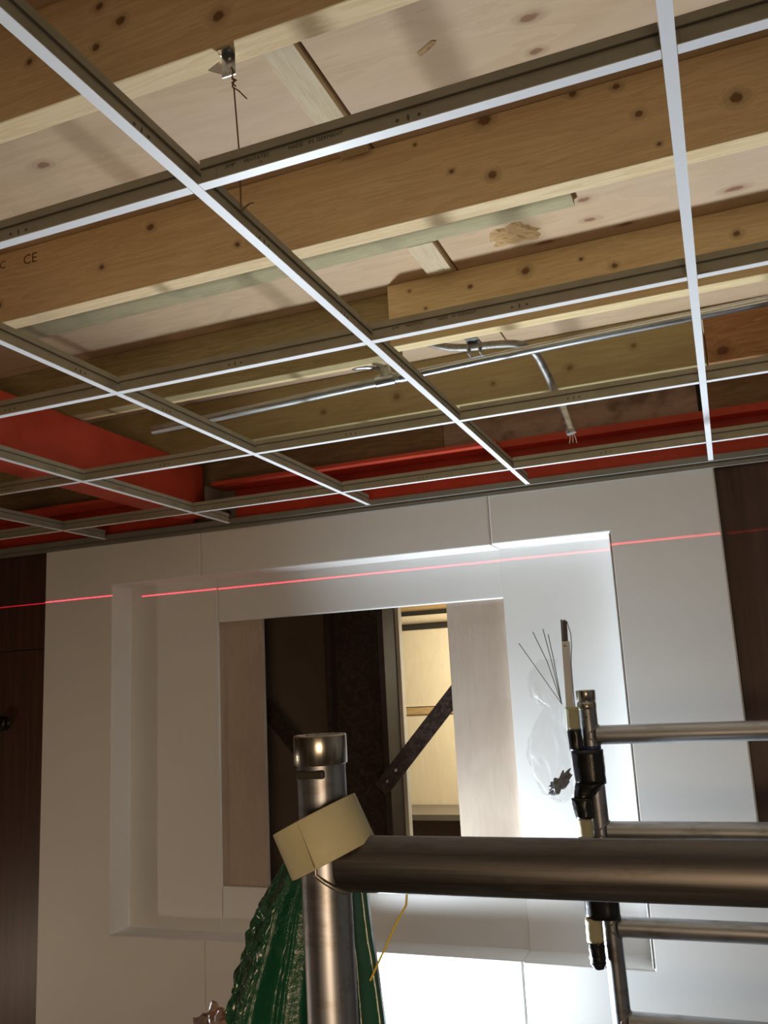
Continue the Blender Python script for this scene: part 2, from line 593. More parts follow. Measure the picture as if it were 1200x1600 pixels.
# ------------------------------------------------------------------ the room
FL = -Z0
H = .6535                      # underside of the ceiling grid
YW = 3.05                      # face of the white wall
DK_Z = 1.13                    # underside of the deck boards
JB = .94                       # underside of the joists
XL, XR, YB = -4.4, 1.9, -2.4

struct(box_obj('floor', M['floor'], (XL - .1, XR + .1, YB - .1, 5.3, FL - .1, FL)))
struct(box_obj('wall_left', M['room_wall'], (XL - .1, XL, YB, 5.2, FL, DK_Z)))
struct(box_obj('wall_right', M['room_wall'], (XR, XR + .1, YB, 5.2, FL, DK_Z)))
struct(box_obj('wall_back', M['room_wall'], (XL, XR, YB - .1, YB, FL, DK_Z)))

# deck: plywood sheets over the joists
ceil = struct(empty('ceiling', (-1, 1.5, DK_Z)), 'pale plywood deck above the joists')
for x0, x1 in ((XL, -3.03), (-3.026, -.5895), (-.5835, XR)):
    for y0, y1 in ((YB, .40), (.404, 2.22), (2.224, 3.42), (3.424, 5.2)):
        box_obj('plywood_sheet', M['deck'], (x0, x1, y0, y1, DK_Z, DK_Z + .018), ceil)
box_obj('backing_sheet', M['black_gap'], (XL, XR, YB, 5.2, DK_Z + .0185, DK_Z + .04), ceil)
# torn patch in the deck: splintered face veneer
random.seed(3)
tp = MB()
ctr = (-.392, 2.085)
outl = [(-.455, 2.075), (-.462, 2.098), (-.445, 2.108), (-.458, 2.128), (-.452, 2.142), (-.425, 2.136), (-.40, 2.142), (-.37, 2.134), (-.345, 2.139),
        (-.33, 2.12), (-.338, 2.102), (-.326, 2.09), (-.345, 2.075), (-.352, 2.058), (-.362, 2.05), (-.366, 2.03), (-.385, 2.026), (-.41, 2.043), (-.438, 2.045), (-.45, 2.06)]
n = len(outl)
ring = [(x + random.uniform(-.004, .004), y + random.uniform(-.004, .004)) for x, y in outl]
vs_ = [(x, y, DK_Z - .0002) for x, y in ring]
vs_ += [(ctr[0] + (x - ctr[0]) * .8, ctr[1] + (y - ctr[1]) * .8, DK_Z - .003 - random.random() * .003) for x, y in ring]
vs_ += [(ctr[0] + (x - ctr[0]) * .4, ctr[1] + (y - ctr[1]) * .4, DK_Z - .001 - random.random() * .004) for x, y in ring]
vs_ += [(ctr[0], ctr[1], DK_Z - .002)]
fs = []
for r_ in range(2):
    fs += [(r_ * n + i, r_ * n + (i + 1) % n, (r_ + 1) * n + (i + 1) % n, (r_ + 1) * n + i) for i in range(n)]
fs += [(2 * n + i, 2 * n + (i + 1) % n, 3 * n) for i in range(n)]
o = tp.add(vs_, fs).build('torn_patch', M['torn'], ceil)
o['label'] = 'torn splintered brown patch'
o = MB().add([(-.405, 1.352, DK_Z - .001), (-.37, 1.332, DK_Z - .001), (-.362, 1.338, DK_Z - .003), (-.385, 1.352, DK_Z - .003), (-.402, 1.362, DK_Z - .001)],
             [(0, 1, 2, 3, 4)]).build('splinter_mark', M['torn'], ceil)

# dark veneered wall on both sides of the white element
wl = struct(empty('wall_front', (-3.6, 3.1, FL)), 'dark brown veneered wall left of the white panel')
box_obj('veneer_panel', M['veneer'], (XL, -2.800, YW + .022, YW + .16, .229, .66), wl, .002)
box_obj('veneer_panel', M['veneer'], (XL, -2.800, YW + .022, YW + .16, FL, .226), wl, .002)
kb = MB()
kb.lathe((-3.012, YW + .022, -.088), (0, -1, 0), [(0, .05), (.026, .05), (.034, .042), (.034, .03), (.014, .022), (.014, .006), (.03, .004), (.03, 0)], 20)
kb.build('door_knob', M['knob'], wl)
wr = struct(empty('wall_front_right', (1.0, 3.1, FL)), 'dark brown veneered wall right of the white panel')
box_obj('veneer_panel', M['veneer'], (.0225, .66, YW + .012, YW + .16, FL, .66), wr, .002)
box_obj('veneer_panel', M['veneer'], (.663, XR, YW + .012, YW + .16, FL, .66), wr, .002)
box_obj('upper_board', M['upper_wood'], (XL, -.985, YW + .25, YW + .27, .64, DK_Z), wr)
box_obj('upper_board', M['upper_pale'], (-.982, -.003, YW + .25, YW + .27, .64, DK_Z), wr)
box_obj('upper_board', M['upper_wood'], (.025, XR, YW + .25, YW + .27, .64, DK_Z), wr)
box_obj('upper_backing', M['black_gap'], (XL, XR, YW + .271, YW + .28, .64, DK_Z), wr)

# the white window element: three units, joints between them, raw plywood in the opening
win = struct(empty('window_1', (-1.38, 3.1, FL)), 'white window element with a deep recess and raw opening')
X0, X1, X2, X3 = -2.790, -1.986, -.7565, .022
RL, RR, RT, RB = -2.425, -.337, .472, -.925
YR = YW + .122                # back of the recess
YBK = YR + .022
TOP = .668
relief('surround_unit', M['white_panel'], [X0, RL, X1], [FL, RB, RT, TOP],
       lambda i, j: YR if (i == 1 and j == 1) else YW, YBK, win, .006)
relief('surround_unit', M['white_panel'], [X1 + .0012, X2 - .0012], [.287, RT - .003, TOP],
       lambda i, j: (YR + .006) if j == 0 else YW + .001, YBK, win, .006)
relief('surround_unit', M['white_panel'], [X1 + .0012, X2 - .0012], [FL, RB + .002, -.757],
       lambda i, j: (YR + .006) if j == 1 else YW + .001, YBK, win, .006)
relief('surround_unit', M['white_panel'], [X2, RR, X3], [FL, RB, RT, TOP],
       lambda i, j: YR if (i == 0 and j == 1) else YW, YBK, win, .006)
box_obj('edge_gap_shade', M['seam'], (RR - .0045, RR + .0005, YW - .0004, YR - .001, RB + .002, RT - .004), win, .0015)  # grey strip painted in place of the shadow gap along the recess edge
box_obj('plywood_jamb', M['ply_jamb'], (-2.06, -1.785, YBK + .001, YBK + .02, -.80, .33), win)
box_obj('plywood_jamb', M['ply_jamb'], (-.986, -.70, YBK + .001, YBK + .02, -.80, .33), win)
box_obj('plywood_head', M['ply_jamb_edge'], (-1.783, -.988, YBK + .001, YBK + .02, .289, .33), win)
box_obj('plywood_sill', M['ply_jamb_edge'], (-1.783, -.988, YBK + .001, YBK + .02, -.80, -.755), win)

# grey stepped trim where the wall meets the grid
b = MB()
b.prism([(YW, H - .004), (YW - .012, H - .004), (YW - .012, H + .008), (YW - .006, H + .010), (YW - .006, H + .015), (YW - .020, H + .017), (YW - .020, H + .036), (YW - .018, H + .038), (YW, H + .038)], 'X', XL, XR)
struct(b.build('trim_1', M['trim_grey']), 'grey metal wall trim along the top of the white wall')

# ------------------------------------------------------------------ red steel
b = MB()
t = .012
XB0, XB1, ZB0, ZB1 = -1.975, -2.06, .712, .938
b.prism([(XB0, ZB0), (XB0, ZB1), (XB1, ZB1), (XB1, ZB1 - t), (XB0 - t, ZB1 - t), (XB0 - t, ZB0 + t), (XB1, ZB0 + t), (XB1, ZB0)], 'Y', YB, 3.06)
tag(b.build('steel_beam', M['red'], bevel=.002), 'red painted steel channel running from the white wall past the left grid bays', 'beam')
# beam along the wall: red I-section, flange towards the room
root = empty('steel_wall_beam', (-.5, 3.12, .60))
tag(root, 'dark red steel beam lying along the top of the white wall', 'beam')
YF = 3.005
MB().box(-1.90, -.70, YF, 3.28, .832, .846).build('top_flange', M['red'], root)
MB().box(-.70, XR, 3.075, 3.28, .832, .858).build('top_flange', M['red'], root)
MB().box(-1.90, XR, 3.135, 3.147, .672, .832).build('web', M['red'], root)
MB().box(-1.90, XR, 3.06, 3.22, .672, .682).build('bottom_flange', M['red'], root)
root = empty('steel_wall_beam', (-3.2, 3.12, .60))
tag(root, 'dark red steel beam end showing left of the red channel', 'beam')
MB().box(XL, -2.075, YF, 3.28, .832, .846).build('top_flange', M['red'], root)
MB().box(XL, -2.075, 3.135, 3.147, .672, .832).build('web', M['red'], root)
# grey plate where both meet
root = empty('junction_plate', (-1.89, 3.1, .695))
tag(root, 'grey steel plate at the end of the red channel above the wall', 'bracket')
MB().box(-1.93, -1.915, 3.0, 3.13, .70, .83).add([], []).build('plate', M['trim_grey'], root)
MB().box(-1.915, -1.86, 3.118, 3.13, .70, .83).build('plate_leg', M['trim_grey'], root)
for z in (.735, .79):
    MB().lathe((-1.885, 3.118, z), (0, -1, 0), [(.011, 0), (.011, .008), (0, .009)], 6, False).build('bolt', M['steel_dark'], root)

# ------------------------------------------------------------------ joists
def joist(name, mat, x0, x1, y0, y1, label, z0=JB, z1=DK_Z - .0005, bev=.0025):
    o = MB().box(x0, x1, y0, y1, z0, z1).build(name, mat, bevel=bev)
    return tag(o, label, 'joist', 'timber joists under the deck')


J0 = joist('floor_joist', M['joist0'], XL, XR, .984, 1.029, 'brown knotty timber joist nearest the camera, carrying the hanger bracket')
J1 = joist('floor_joist', M['joist1'], XL, XR, 1.584, 1.631, 'broad knotty timber joist behind the first row of cross tees')
J2 = joist('floor_joist', M['joist2'], -.80, XR, 2.215, 2.26, 'yellowish timber joist whose cut end shows right of the torn deck patch\'s batten'.replace("'s", ''))
J2L = joist('floor_joist', M['joist2l'], XL, -.795, 2.262, 2.307, 'darker olive joist lapped behind the end of the yellowish joist')
J3 = joist('floor_joist', M['joist3'], XL, .040, 2.83, 2.875, 'olive treated joist behind the galvanised pipe')
J3R = joist('floor_joist', M['joist3r'], .044, XR, 2.83, 2.875, 'reddish brown joist at the right edge behind the galvanised pipe')
o = joist('floor_joist', M['back_timber'], XL, XR, 4.7, 4.745, 'timber joist over the room behind the opening')
# second board fixed against the lapped joist: gives the double underside
tag(MB().box(XL, -.90, 2.308, 2.334, JB + .004, 1.09).build('packing_board', M['joist2'], bevel=.002),
    'pale board fixed against the back of the olive lapped joist', 'board')
# deck battens
tag(MB().box(-.655, -.5905, 1.04, 1.57, DK_Z - .016, DK_Z - .0004).build('cover_batten', M['batten'], bevel=.001),
    'pale seam batten on the deck beside the wire hanger', 'batten', 'seam battens on the deck')
b = MB().box(-.662, -.592, 2.003, 2.185, DK_Z - .016, DK_Z - .0004)
bt = tag(b.build('cover_batten', M['batten'], bevel=.001), 'pale seam batten on the deck left of the torn patch', 'batten', 'seam battens on the deck')
hb = MB()
for x in (-.622, -.612):
    hb.disc((x, 2.16, DK_Z - .0162), (0, 0, -1), .003, .0006, 8, (.5, 1.3))
hb.build('nail_marks', M['ink'], bt)['kind'] = 'stuff'
tag(MB().add([(-2.0, 1.66, DK_Z - .018), (-.223, 1.66, DK_Z - .018), (-.223, 1.990, DK_Z - .018), (-2.0, 2.02, DK_Z - .018),
              (-2.0, 1.66, DK_Z - .0005), (-.223, 1.66, DK_Z - .0005), (-.223, 1.990, DK_Z - .0005), (-2.0, 2.02, DK_Z - .0005)],
             [(0, 1, 2, 3), (7, 6, 5, 4), (0, 4, 5, 1), (1, 5, 6, 2), (2, 6, 7, 3), (3, 7, 4, 0)]).build('treated_board', M['green_batten']),
    'thin greenish treated board on the deck behind the broad joist', 'board')
# stamp on the broad joist
text_mesh('grade_stamp', 'CE', .038, M['wood_ink'], face_text_matrix(-1.545, 1.5838, 1.082), J1)
text_mesh('grade_stamp', '05 C', .03, M['wood_ink'], face_text_matrix(-1.66, 1.5838, 1.088), J1)

# ------------------------------------------------------------------ ceiling grid
GX, GY, P = .0155, .897, .6
W2 = .0078
TH = .038


def tee_profile():
    return None


def slots(b, axis, at, side, z):
    """round - slot - round punched through the web; side = +-1 the face they show on"""
    for d, r, st in ((-.014, .0024, (1, 1)), (0, .0022, (.7, 2.2)), (.014, .0024, (1, 1))):
        if axis == 'X':
            b.disc((at + d, side * .00075, z), (0, side, 0), r, .0004, 8, st)
        else:
            b.disc((side * .00075, at + d, z), (side, 0, 0), r, .0004, 8, st)


def make_tee(kind, axis, a0, a1):
    root = empty(kind, (0, 0, 0))
    def pr(poly, name, mat):
        return MB().prism(poly, axis, a0, a1).build(name, mat, root, origin=(0, 0, 0))
    e = .0
    pr([(-W2, 0), (W2, 0), (W2, .0012), (-W2, .0012)], 'flange', M['tee_white'])
    pr([(-.0007, .0012), (.0007, .0012), (.0007, .0245), (-.0007, .0245)], 'web', M['zinc'])
    pr([(-.0030, .0260), (-.0007, .0245), (.0007, .0245), (.0030, .0260), (.0030, TH), (-.0030, TH)], 'bulb', M['zinc'])
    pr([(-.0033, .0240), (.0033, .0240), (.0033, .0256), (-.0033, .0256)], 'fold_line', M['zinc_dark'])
    hb = MB()
    ats = []
    x = (a0 + a1) / 2 if axis == 'X' else a0 + .18
    while x < a1 - .05:
        ats.append(x); x += .30 if axis == 'Y' else 9
    for at in ats:
        for s in (-1, 1):
            slots(hb, axis, at, s, .013)
    hb.build('punched_slots', M['zinc_dark'], root, origin=(0, 0, 0))['kind'] = 'stuff'
    # clip tabs at the ends
    for at, sg in ((a0, 1), (a1, -1)):
        if axis == 'X':
            MB().box(at + sg * .004, at + sg * .024, -.0022, .0022, .006, .021).build('end_clip', M['zinc'], root, origin=(0, 0, 0))
        else:
            MB().box(-.0022, .0022, at + sg * .004, at + sg * .024, .006, .021).build('end_clip', M['zinc'], root, origin=(0, 0, 0))
    return root


def place(o, x, y):
    o.location = (x, y, H + Z0)
    return o


ORD = ['rightmost', 'second from right', 'third from right', 'fourth from right', 'fifth from right']
MAINS = ['rightmost main ceiling tee, running towards the dark panel',
         'second main ceiling tee from the right, crossing the middle of the grid',
         'third main ceiling tee from the right, between two long tees',
         'fourth main ceiling tee from the right, below the red channel',
         'fifth main ceiling tee from the right, short stretch at the left edge']
main0 = make_tee('main_tee', 'Y', -.9, 2.945)
for kx in range(5):
    o = main0 if kx == 0 else copy_tree(main0)
    place(o, GX - P * kx, 0)
    tag(o, MAINS[kx], 'ceiling tee', 'white main tees of the ceiling grid')
for kx, lb_ in ((-1, 'main ceiling tee just beyond the right edge of the picture'), (5, 'main ceiling tee just beyond the left edge of the picture')):
    o = copy_tree(main0)
    place(o, GX - P * kx, 0)
    tag(o, lb_, 'ceiling tee', 'white main tees of the ceiling grid')
cross0 = make_tee('cross_tee', 'X', .0085, P - .0085)
ROWN = {0: 'fourth', 1: 'third', 2: 'second', 3: 'first'}
BAYN = {1: 'right of the rightmost main tee', 0: 'between first and second main tees from right', -1: 'between second and third main tees from right',
        -2: 'between third and fourth main tees from right', -3: 'between fourth and fifth main tees from right', -4: 'left of the fifth main tee'}
first = True
TEES = {}
for row, lo in ((0, -1), (1, -2), (2, -3), (3, -4)):
    for s in range(lo, 2):
        o = cross0 if first else copy_tree(cross0)
        first = False
        place(o, GX + P * (s - 1), GY + P * row)
        tag(o, 'cross tee, %s row from the wall, %s' % (ROWN[row], BAYN[s]), 'ceiling tee', 'white cross tees of the ceiling grid')
        TEES[(row, s)] = o
for (row, s), xs_ in (((0, 0), -.539), ((1, 0), -.535)):
    p = TEES[(row, s)]
    base = (GX + P * (s - 1), GY + P * row, H)
    p['_o'] = base
    for body, dx in (('AMF', 0), ('VENTATEC', .026), ('MADE', .088), ('IN', .115), ('GERMANY', .126)):
        text_mesh('web_print', body, .0078, M['ink'], face_text_matrix(xs_ + dx * 1.05, base[1] - .00085, H + .0165), p)
    text_mesh('web_print', '1.2', .004, M['ink'], face_text_matrix(xs_ + .05, base[1] - .00085, H + .0105), p)

# ------------------------------------------------------------------ hanger bracket and wire
root = empty('hanger_bracket', (-.595, 1.03, .90))
tag(root, 'shiny perforated angle bracket screwed under the nearest joist', 'bracket')
b = MB()
b.box(-.607, -.584, 1.0045, 1.0062, .902, JB - .0005)
b.box(-.607, -.584, .990, 1.0045, JB - .0025, JB - .0005)
b.build('plate', M['galv'], root)
MB().add([(-.607, 1.0045, .934), (-.607, 1.0045, .909), (-.626, .996, .916), (-.607, 1.006, .934), (-.607, 1.006, .909), (-.626, .9975, .916)],
         [(0, 1, 2), (5, 4, 3), (0, 2, 5, 3), (2, 1, 4, 5), (1, 0, 3, 4)]).build('bent_tab', M['shine'], root)
hb = MB()
for x, z, r in ((-.593, .918, .0035), (-.593, .930, .0025), (-.596, .909, .0028)):
    hb.disc((x, 1.0044, z), (0, -1, 0), r, .0004, 10)
hb.build('punched_slots', M['tee_white'], root)['kind'] = 'stuff'
b = MB()
b.tube([(-.590, 1.0040, .914), (-.586, 1.001, .905), (-.588, 1.002, .893), (-.583, .999, .886), (-.588, 1.002, .880), (-.584, 1.0, .874),
        (-.579, 1.002, .774), (-.580, 1.006, .70), (-.582, 1.009, .678)], .0013, 6)
b.tube([(-.585, 1.0, .876), (-.575, .998, .866), (-.560, .995, .846)], .0011, 6)
b.tube([(-.582, 1.009, .676), (-.5765, 1.008, .682), (-.565, 1.004, .684), (-.556, 1.0, .681)], .0012, 6)
b.tube([(-.588, 1.002, .894), (-.5815, 1.003, .889), (-.587, .999, .884), (-.582, 1.002, .878)], .0013, 6)
tag(b.build('hanger_wire', M['wire_brown']), 'thin rusty hanger wire twisted below the angle bracket', 'wire')

# ------------------------------------------------------------------ pipe and flexible hose
root = empty('galvanised_pipe', (-.8, 2.35, .88))
tag(root, 'galvanised pipe running under the joists with a tee fitting', 'pipe')
MB().tube([(XR, 2.16, .902), (.18, 2.293, .90), (-.29, 2.318, .90), (-.80, 2.352, .899)], .0130, 20).build('pipe_run', M['galv'], root)
MB().tube([(-.80, 2.352, .899), (-1.0, 2.362, .898), (-1.52, 2.405, .897), (-1.76, 2.422, .897)], .0145, 20).build('pipe_run', M['galv_dull'], root)
MB().tube([(-.80, 2.352, .899), (-.822, 2.353, .899)], .0175, 20).build('coupling', M['galv'], root)
MB().tube([(-.84, 2.353, .899), (-.90, 2.357, .899)], .0185, 20).build('tee_fitting', M['galv'], root)
MB().tube([(-.865, 2.354, .899), (-.868, 2.350, .925), (-.872, 2.350, .938)], .0165, 16).build('branch_socket', M['galv_dull'], root)


def ribbed(pts, r, pitch, depth, seg=12):
    """corrugated hose along a smoothed path"""
    P_ = [Vector(p) for p in pts]
    out = []
    for i in range(len(P_) - 1):
        p0, p1, p2, p3 = P_[max(i - 1, 0)], P_[i], P_[i + 1], P_[min(i + 2, len(P_) - 1)]
        n_ = max(2, int((p2 - p1).length / (pitch / 2)))
        for q in range(n_):
            t_ = q / n_
            out.append(.5 * ((2 * p1) + (p2 - p0) * t_ + (2 * p0 - 5 * p1 + 4 * p2 - p3) * t_ ** 2 + (3 * p1 - p0 - 3 * p2 + p3) * t_ ** 3))
    out.append(P_[-1])
    return out, [r + (depth if i % 2 else -depth) for i in range(len(out))]


root = empty('flexible_hose', (-.45, 2.42, .66))
tag(root, 'ribbed metal hose looping over the pipe, dropping to the last tee row', 'hose')
pts, rs = ribbed([(-.80, 2.350, 1.03), (-.70, 2.358, .978), (-.62, 2.365, .958), (-.53, 2.37, .952), (-.465, 2.385, .945), (-.428, 2.42, .926), (-.413, 2.46, .893), (-.40, 2.50, .85), (-.385, 2.50, .80)], .0115, .006, .0009)
MB().tube(pts, rs, 12).build('hose', M['flex'], root)
MB().tube([(-.385, 2.50, .803), (-.373, 2.50, .764), (-.356, 2.50, .69)], .0125, 16).build('end_sleeve', M['galv'], root)
MB().tube([(-.387, 2.50, .81), (-.384, 2.50, .796)], .0150, 16).build('collar', M['galv_dull'], root)
MB().tube([(-.3575, 2.50, .70), (-.3555, 2.50, .688)], .0145, 16).build('collar', M['galv_dull'], root)
b = MB()
for dx, dy in ((-.006, 0), (0, -.004), (.005, .003)):
    b.tube([(-.3555 + dx, 2.50 + dy, .692), (-.352 + dx * 1.4, 2.50 + dy, .672), (-.353 + dx * 1.8, 2.5 + dy, .66)], .0017, 6)
b.build('wire_ends', M['shine'], root)['kind'] = 'stuff'
b = MB().box(-.605, -.580, 2.335, 2.385, .972, .975).box(-.605, -.602, 2.335, 2.385, .935, .975).box(-.605, -.580, 2.335, 2.385, .935, .938)
b.box(-.583, -.580, 2.335, 2.385, .935, .975)
tag(MB().box(-.612, -.574, 2.262, 2.385, .9685, .973).box(-.612, -.608, 2.352, 2.385, .932, .973).box(-.578, -.574, 2.352, 2.385, .932, .973).build('hose_clip', M['galv_dull']),
    'small metal clip holding the ribbed hose beside the joist', 'clip')
tag(MB().tube([(-.592, 2.36, .934), (-.596, 2.357, .925), (-.588, 2.355, .918), (-.598, 2.35, .908), (-.592, 2.347, .9)], .0016, 6).build('tie_wire', M['shine']),
    'short twisted wire hanging from the hose clip', 'wire')
pts, rs = ribbed([(-.874, 2.350, .934), (-.895, 2.345, .945), (-.93, 2.335, .95), (-.965, 2.335, .955), (-.962, 2.355, .975), (-.93, 2.37, 1.0)], .0125, .006, .001)
tag(MB().tube(pts, rs, 12).build('hose_branch', M['galv']), 'curled ribbed hose end rising from the pipe fitting', 'hose')

# ------------------------------------------------------------------ behind the opening
root = empty('steel_column', (-1.48, 3.52, FL))
tag(root, 'dark steel column standing behind the opening', 'column')
MB().box(-1.375, -1.350, 3.45, 3.585, FL, DK_Z - .002).build('flange', M['steel_face'], root)
MB().box(-1.625, -1.600, 3.45, 3.585, FL, DK_Z - .002).build('flange', M['steel_dark'], root)
MB().box(-1.600, -1.375, 3.51, 3.522, FL, DK_Z - .002).build('web', M['steel_dark'], root)


def brace(p0, p1, wd, y, label):
    root = empty('diagonal_brace', (p0[0], y, p0[1]))
    tag(root, label, 'brace')
    d = Vector((p1[0] - p0[0], 0, p1[1] - p0[1])); L = d.length; d.normalize()
    nn = Vector((-d.z, 0, d.x))
    a, c = Vector((p0[0], y, p0[1])), Vector((p1[0], y, p1[1]))
    th = Vector((0, .008, 0))
    vs_ = [a - nn * wd / 2, a + nn * wd / 2, c + nn * wd / 2, c - nn * wd / 2]
    MB().add(vs_ + [v + th for v in vs_], [(0, 1, 2, 3), (7, 6, 5, 4), (0, 4, 5, 1), (1, 5, 6, 2), (2, 6, 7, 3), (3, 7, 4, 0)]).build('bar', M['steel_dark'], root, bevel=.001)
    for q in (.045, .105):
        pp = a + d * q
        MB().lathe((pp.x, y, pp.z), (0, -1, 0), [(.008, 0), (.008, .003), (.005, .006), (0, .0065)], 10).build('bolt', M['galv_dull'], root)


brace((-1.39, -.425), (-.78, .235), .068, 3.438, 'dark diagonal brace rising right from the steel column, two bolts')
brace((-1.585, -.455), (-2.08, .110), .068, 3.438, 'dark diagonal brace rising left from the steel column')
root = empty('partition_board', (-2.0, 3.63, FL))
tag(root, 'dark partition board behind the column with a bright right edge', 'partition')
MB().box(-3.2, -1.352, 3.605, 3.64, FL, DK_Z - .001).build('board', M['dark_panel'], root)
MB().box(-1.3515, -1.335, 3.603, 3.642, FL, DK_Z - .001).build('edge_strip', M['white_edge'], root)
pb = struct(empty('wall_far', (-1.5, 5.1, FL)), 'plywood clad wall of the room behind the opening')
for z0, z1 in ((FL, -.163), (-.145, .305), (.335, .392), (.46, DK_Z)):
    for x0, x1 in ((XL, -2.4), (-2.397, XR)):
        box_obj('plywood_panel', M['ply_back'], (x0, x1, 5.0, 5.02, z0, z1), pb)
box_obj('backing', M['black_gap'], (XL, XR, 5.02, 5.1, FL, DK_Z), pb)
box_obj('ledge_strip', M['back_timber'], (XL, XR, 4.985, 5.019, -.190, -.150), pb)
box_obj('header_timber', M['back_timber'], (XL, XR, 4.90, 5.0, .42, .47), pb)
tag(MB().tube([(-2.6, 4.93, .32), (-.4, 4.93, .32)], .018, 12).build('wall_rail', M['black_gap']), 'dark rail across the bright plywood behind the opening', 'rail')
cb_ = empty('counter', (-1.6, 4.8, FL))
tag(cb_, 'grey counter against the bright plywood behind the opening', 'counter')
MB().box(-2.4, -.6, 4.62, 4.985, -.73, -.70).build('worktop', M['ledge'], cb_)
MB().box(-2.4, -.6, 4.66, 4.985, FL, -.731).build('body', M['dark_panel'], cb_)
tag(MB().box(-1.84, -1.80, 4.70, 4.76, -.6995, -.63).build('small_box', M['black_gap'], bevel=.003), 'small dark box on the grey counter', 'box')

# ------------------------------------------------------------------ scaffold frames
def lerp(a, b_, t_):
    return a + (b_ - a) * t_


def frame(y, xt, xb, rungs, label, zt=-.049, bar_mat='alu_rung', near=False):
    root = empty('scaffold_frame', (0, y, FL))
    tag(root, label, 'scaffold', 'scaffold end frames')
    def xat(z):
        return xt + (xb - xt) * (z - zt) / (-.87 - zt)
    wdt = .86
    for side in (0, 1):
        ox = wdt * side
        pst = MB().tube([(xat(-.075) + ox, y, -.075), (xat(FL + .05) + ox, y, FL + .05)], .0252, 28).build('post', M['alu'], root)
        sp = MB()
        sp.lathe((xat(zt) + ox, y, zt), (0, 0, -1), [(.0225, .03), (.0225, 0), (.0272, 0), (.0278, .002), (.0278, .029), (.0262, .030)], 32)
        if not near:
            sp.lathe((xat(zt) + ox, y, zt - .036), (0, 0, -1), [(.0255, -.002), (.0275, 0), (.0275, .016), (.0255, .018)], 32)
        sp.build('spigot', M['spigot'], root)
        if near:
            MB().box(xat(-.09) + ox - .018, xat(-.09) + ox + .014, y - .0262, y - .02, -.0915, -.083).build('locking_slot', M['black_gap'], root, bevel=.002)
        else:
            MB().disc((xat(-.12) + ox - .001, y - .0248, -.124), (0, -1, 0), .0028, .0006, 12).build('pin_hole', M['black_gap'], root)
        MB().tube([(xat(FL) + ox, y, FL + .05), (xat(FL) + ox, y, FL + .012)], .018, 16).box(xat(FL) + ox - .06, xat(FL) + ox + .06, y - .06, y + .06, FL, FL + .012).build('base_plate', M['galv_dull'], root)
    for z in rungs:
        MB().tube([(xat(z) + .02, y, z), (xat(z) + wdt - .02, y, z)], .0268, 28).build('rung', M[bar_mat], root)
        # weld collar: where the rung meets the post
        wb = MB()
        ptsw = []
        for j in range(25):
            a = 2 * math.pi * j / 24
            yy, zz = .0272 * math.cos(a), .0272 * math.sin(a)
            yy = max(-.0252, min(.0252, yy))
            ptsw.append((xat(z) + math.sqrt(max(.0252 ** 2 - yy ** 2, 0)) + .001, y + yy * 1.03, z + zz))
        wb.tube(ptsw, .0024, 6, False)
        wb.build('weld', M['weld'], root)
    return root


frame(.851, -.410, -.400, (-.176, -.427, -.678, -.929, -1.43), 'near scaffold frame with the thick aluminium bar and green bag', bar_mat='alu_bar', near=True)
frame(2.615, -.403, -.388, (-.176, -.438, -.688, -.928, -1.18, -1.43), 'far scaffold ladder frame beside the white recess, with four rungs')

# roll of masking tape slipped over the near post
ax = Vector((-.41, -.035, .90)).normalized()
root = empty('tape_roll', (-.405, .851, -.175))
tag(root, 'cream masking tape roll slipped over the near scaffold post', 'tape')
cx_ = Vector((-.408, .849, -.150))
hw = .0242
MB().lathe(cx_, ax, [(.0405, -hw), (.0457, -hw), (.0462, -hw + .001), (.0462, hw - .001), (.0457, hw), (.0405, hw)], 56, True, True).build('tape', M['tape_cream'], root)
MB().lathe(cx_, ax, [(.0385, -hw), (.0404, -hw), (.0404, hw), (.0385, hw)], 48, True, True).build('core', M['tape_core'], root)
# loose end of the tape: a slightly lifted flap on the left
left_ = Vector((-.929, -.366, .05)); left_ = (left_ - ax * left_.dot(ax)).normalized()
tow = ax.cross(left_).normalized()
if tow.y > 0:
    tow = -tow
vs_, fs = [], []
NA = 14
for i in range(NA):
    ps = 1.45 - i * .085
    for j in range(5):
        h = -hw + .0005 + j / 4 * (2 * hw - .001)
        lift = .0005 + .0055 * max(0, (i - 7) / 6) ** 2 * (1 - j / 4) ** 1.5
        vs_.append(cx_ + ax * h + (tow * math.cos(ps) + left_ * math.sin(ps)) * (.0462 + lift))
for i in range(NA - 1):
    for j in range(4):
        fs.append((5 * i + j, 5 * i + j + 1, 5 * i + j + 6, 5 * i + j + 5))
MB().add(vs_, fs, True).build('loose_end', M['tape_cream'], root)

# green bag hanging behind the near post
def interp(tab, z):
    for (z0, v0), (z1, v1) in zip(tab, tab[1:]):
        if z1 <= z <= z0:
            return v0 + (v1 - v0) * (z - z0) / (z1 - z0)
    return tab[0][1] if z > tab[0][0] else tab[-1][1]


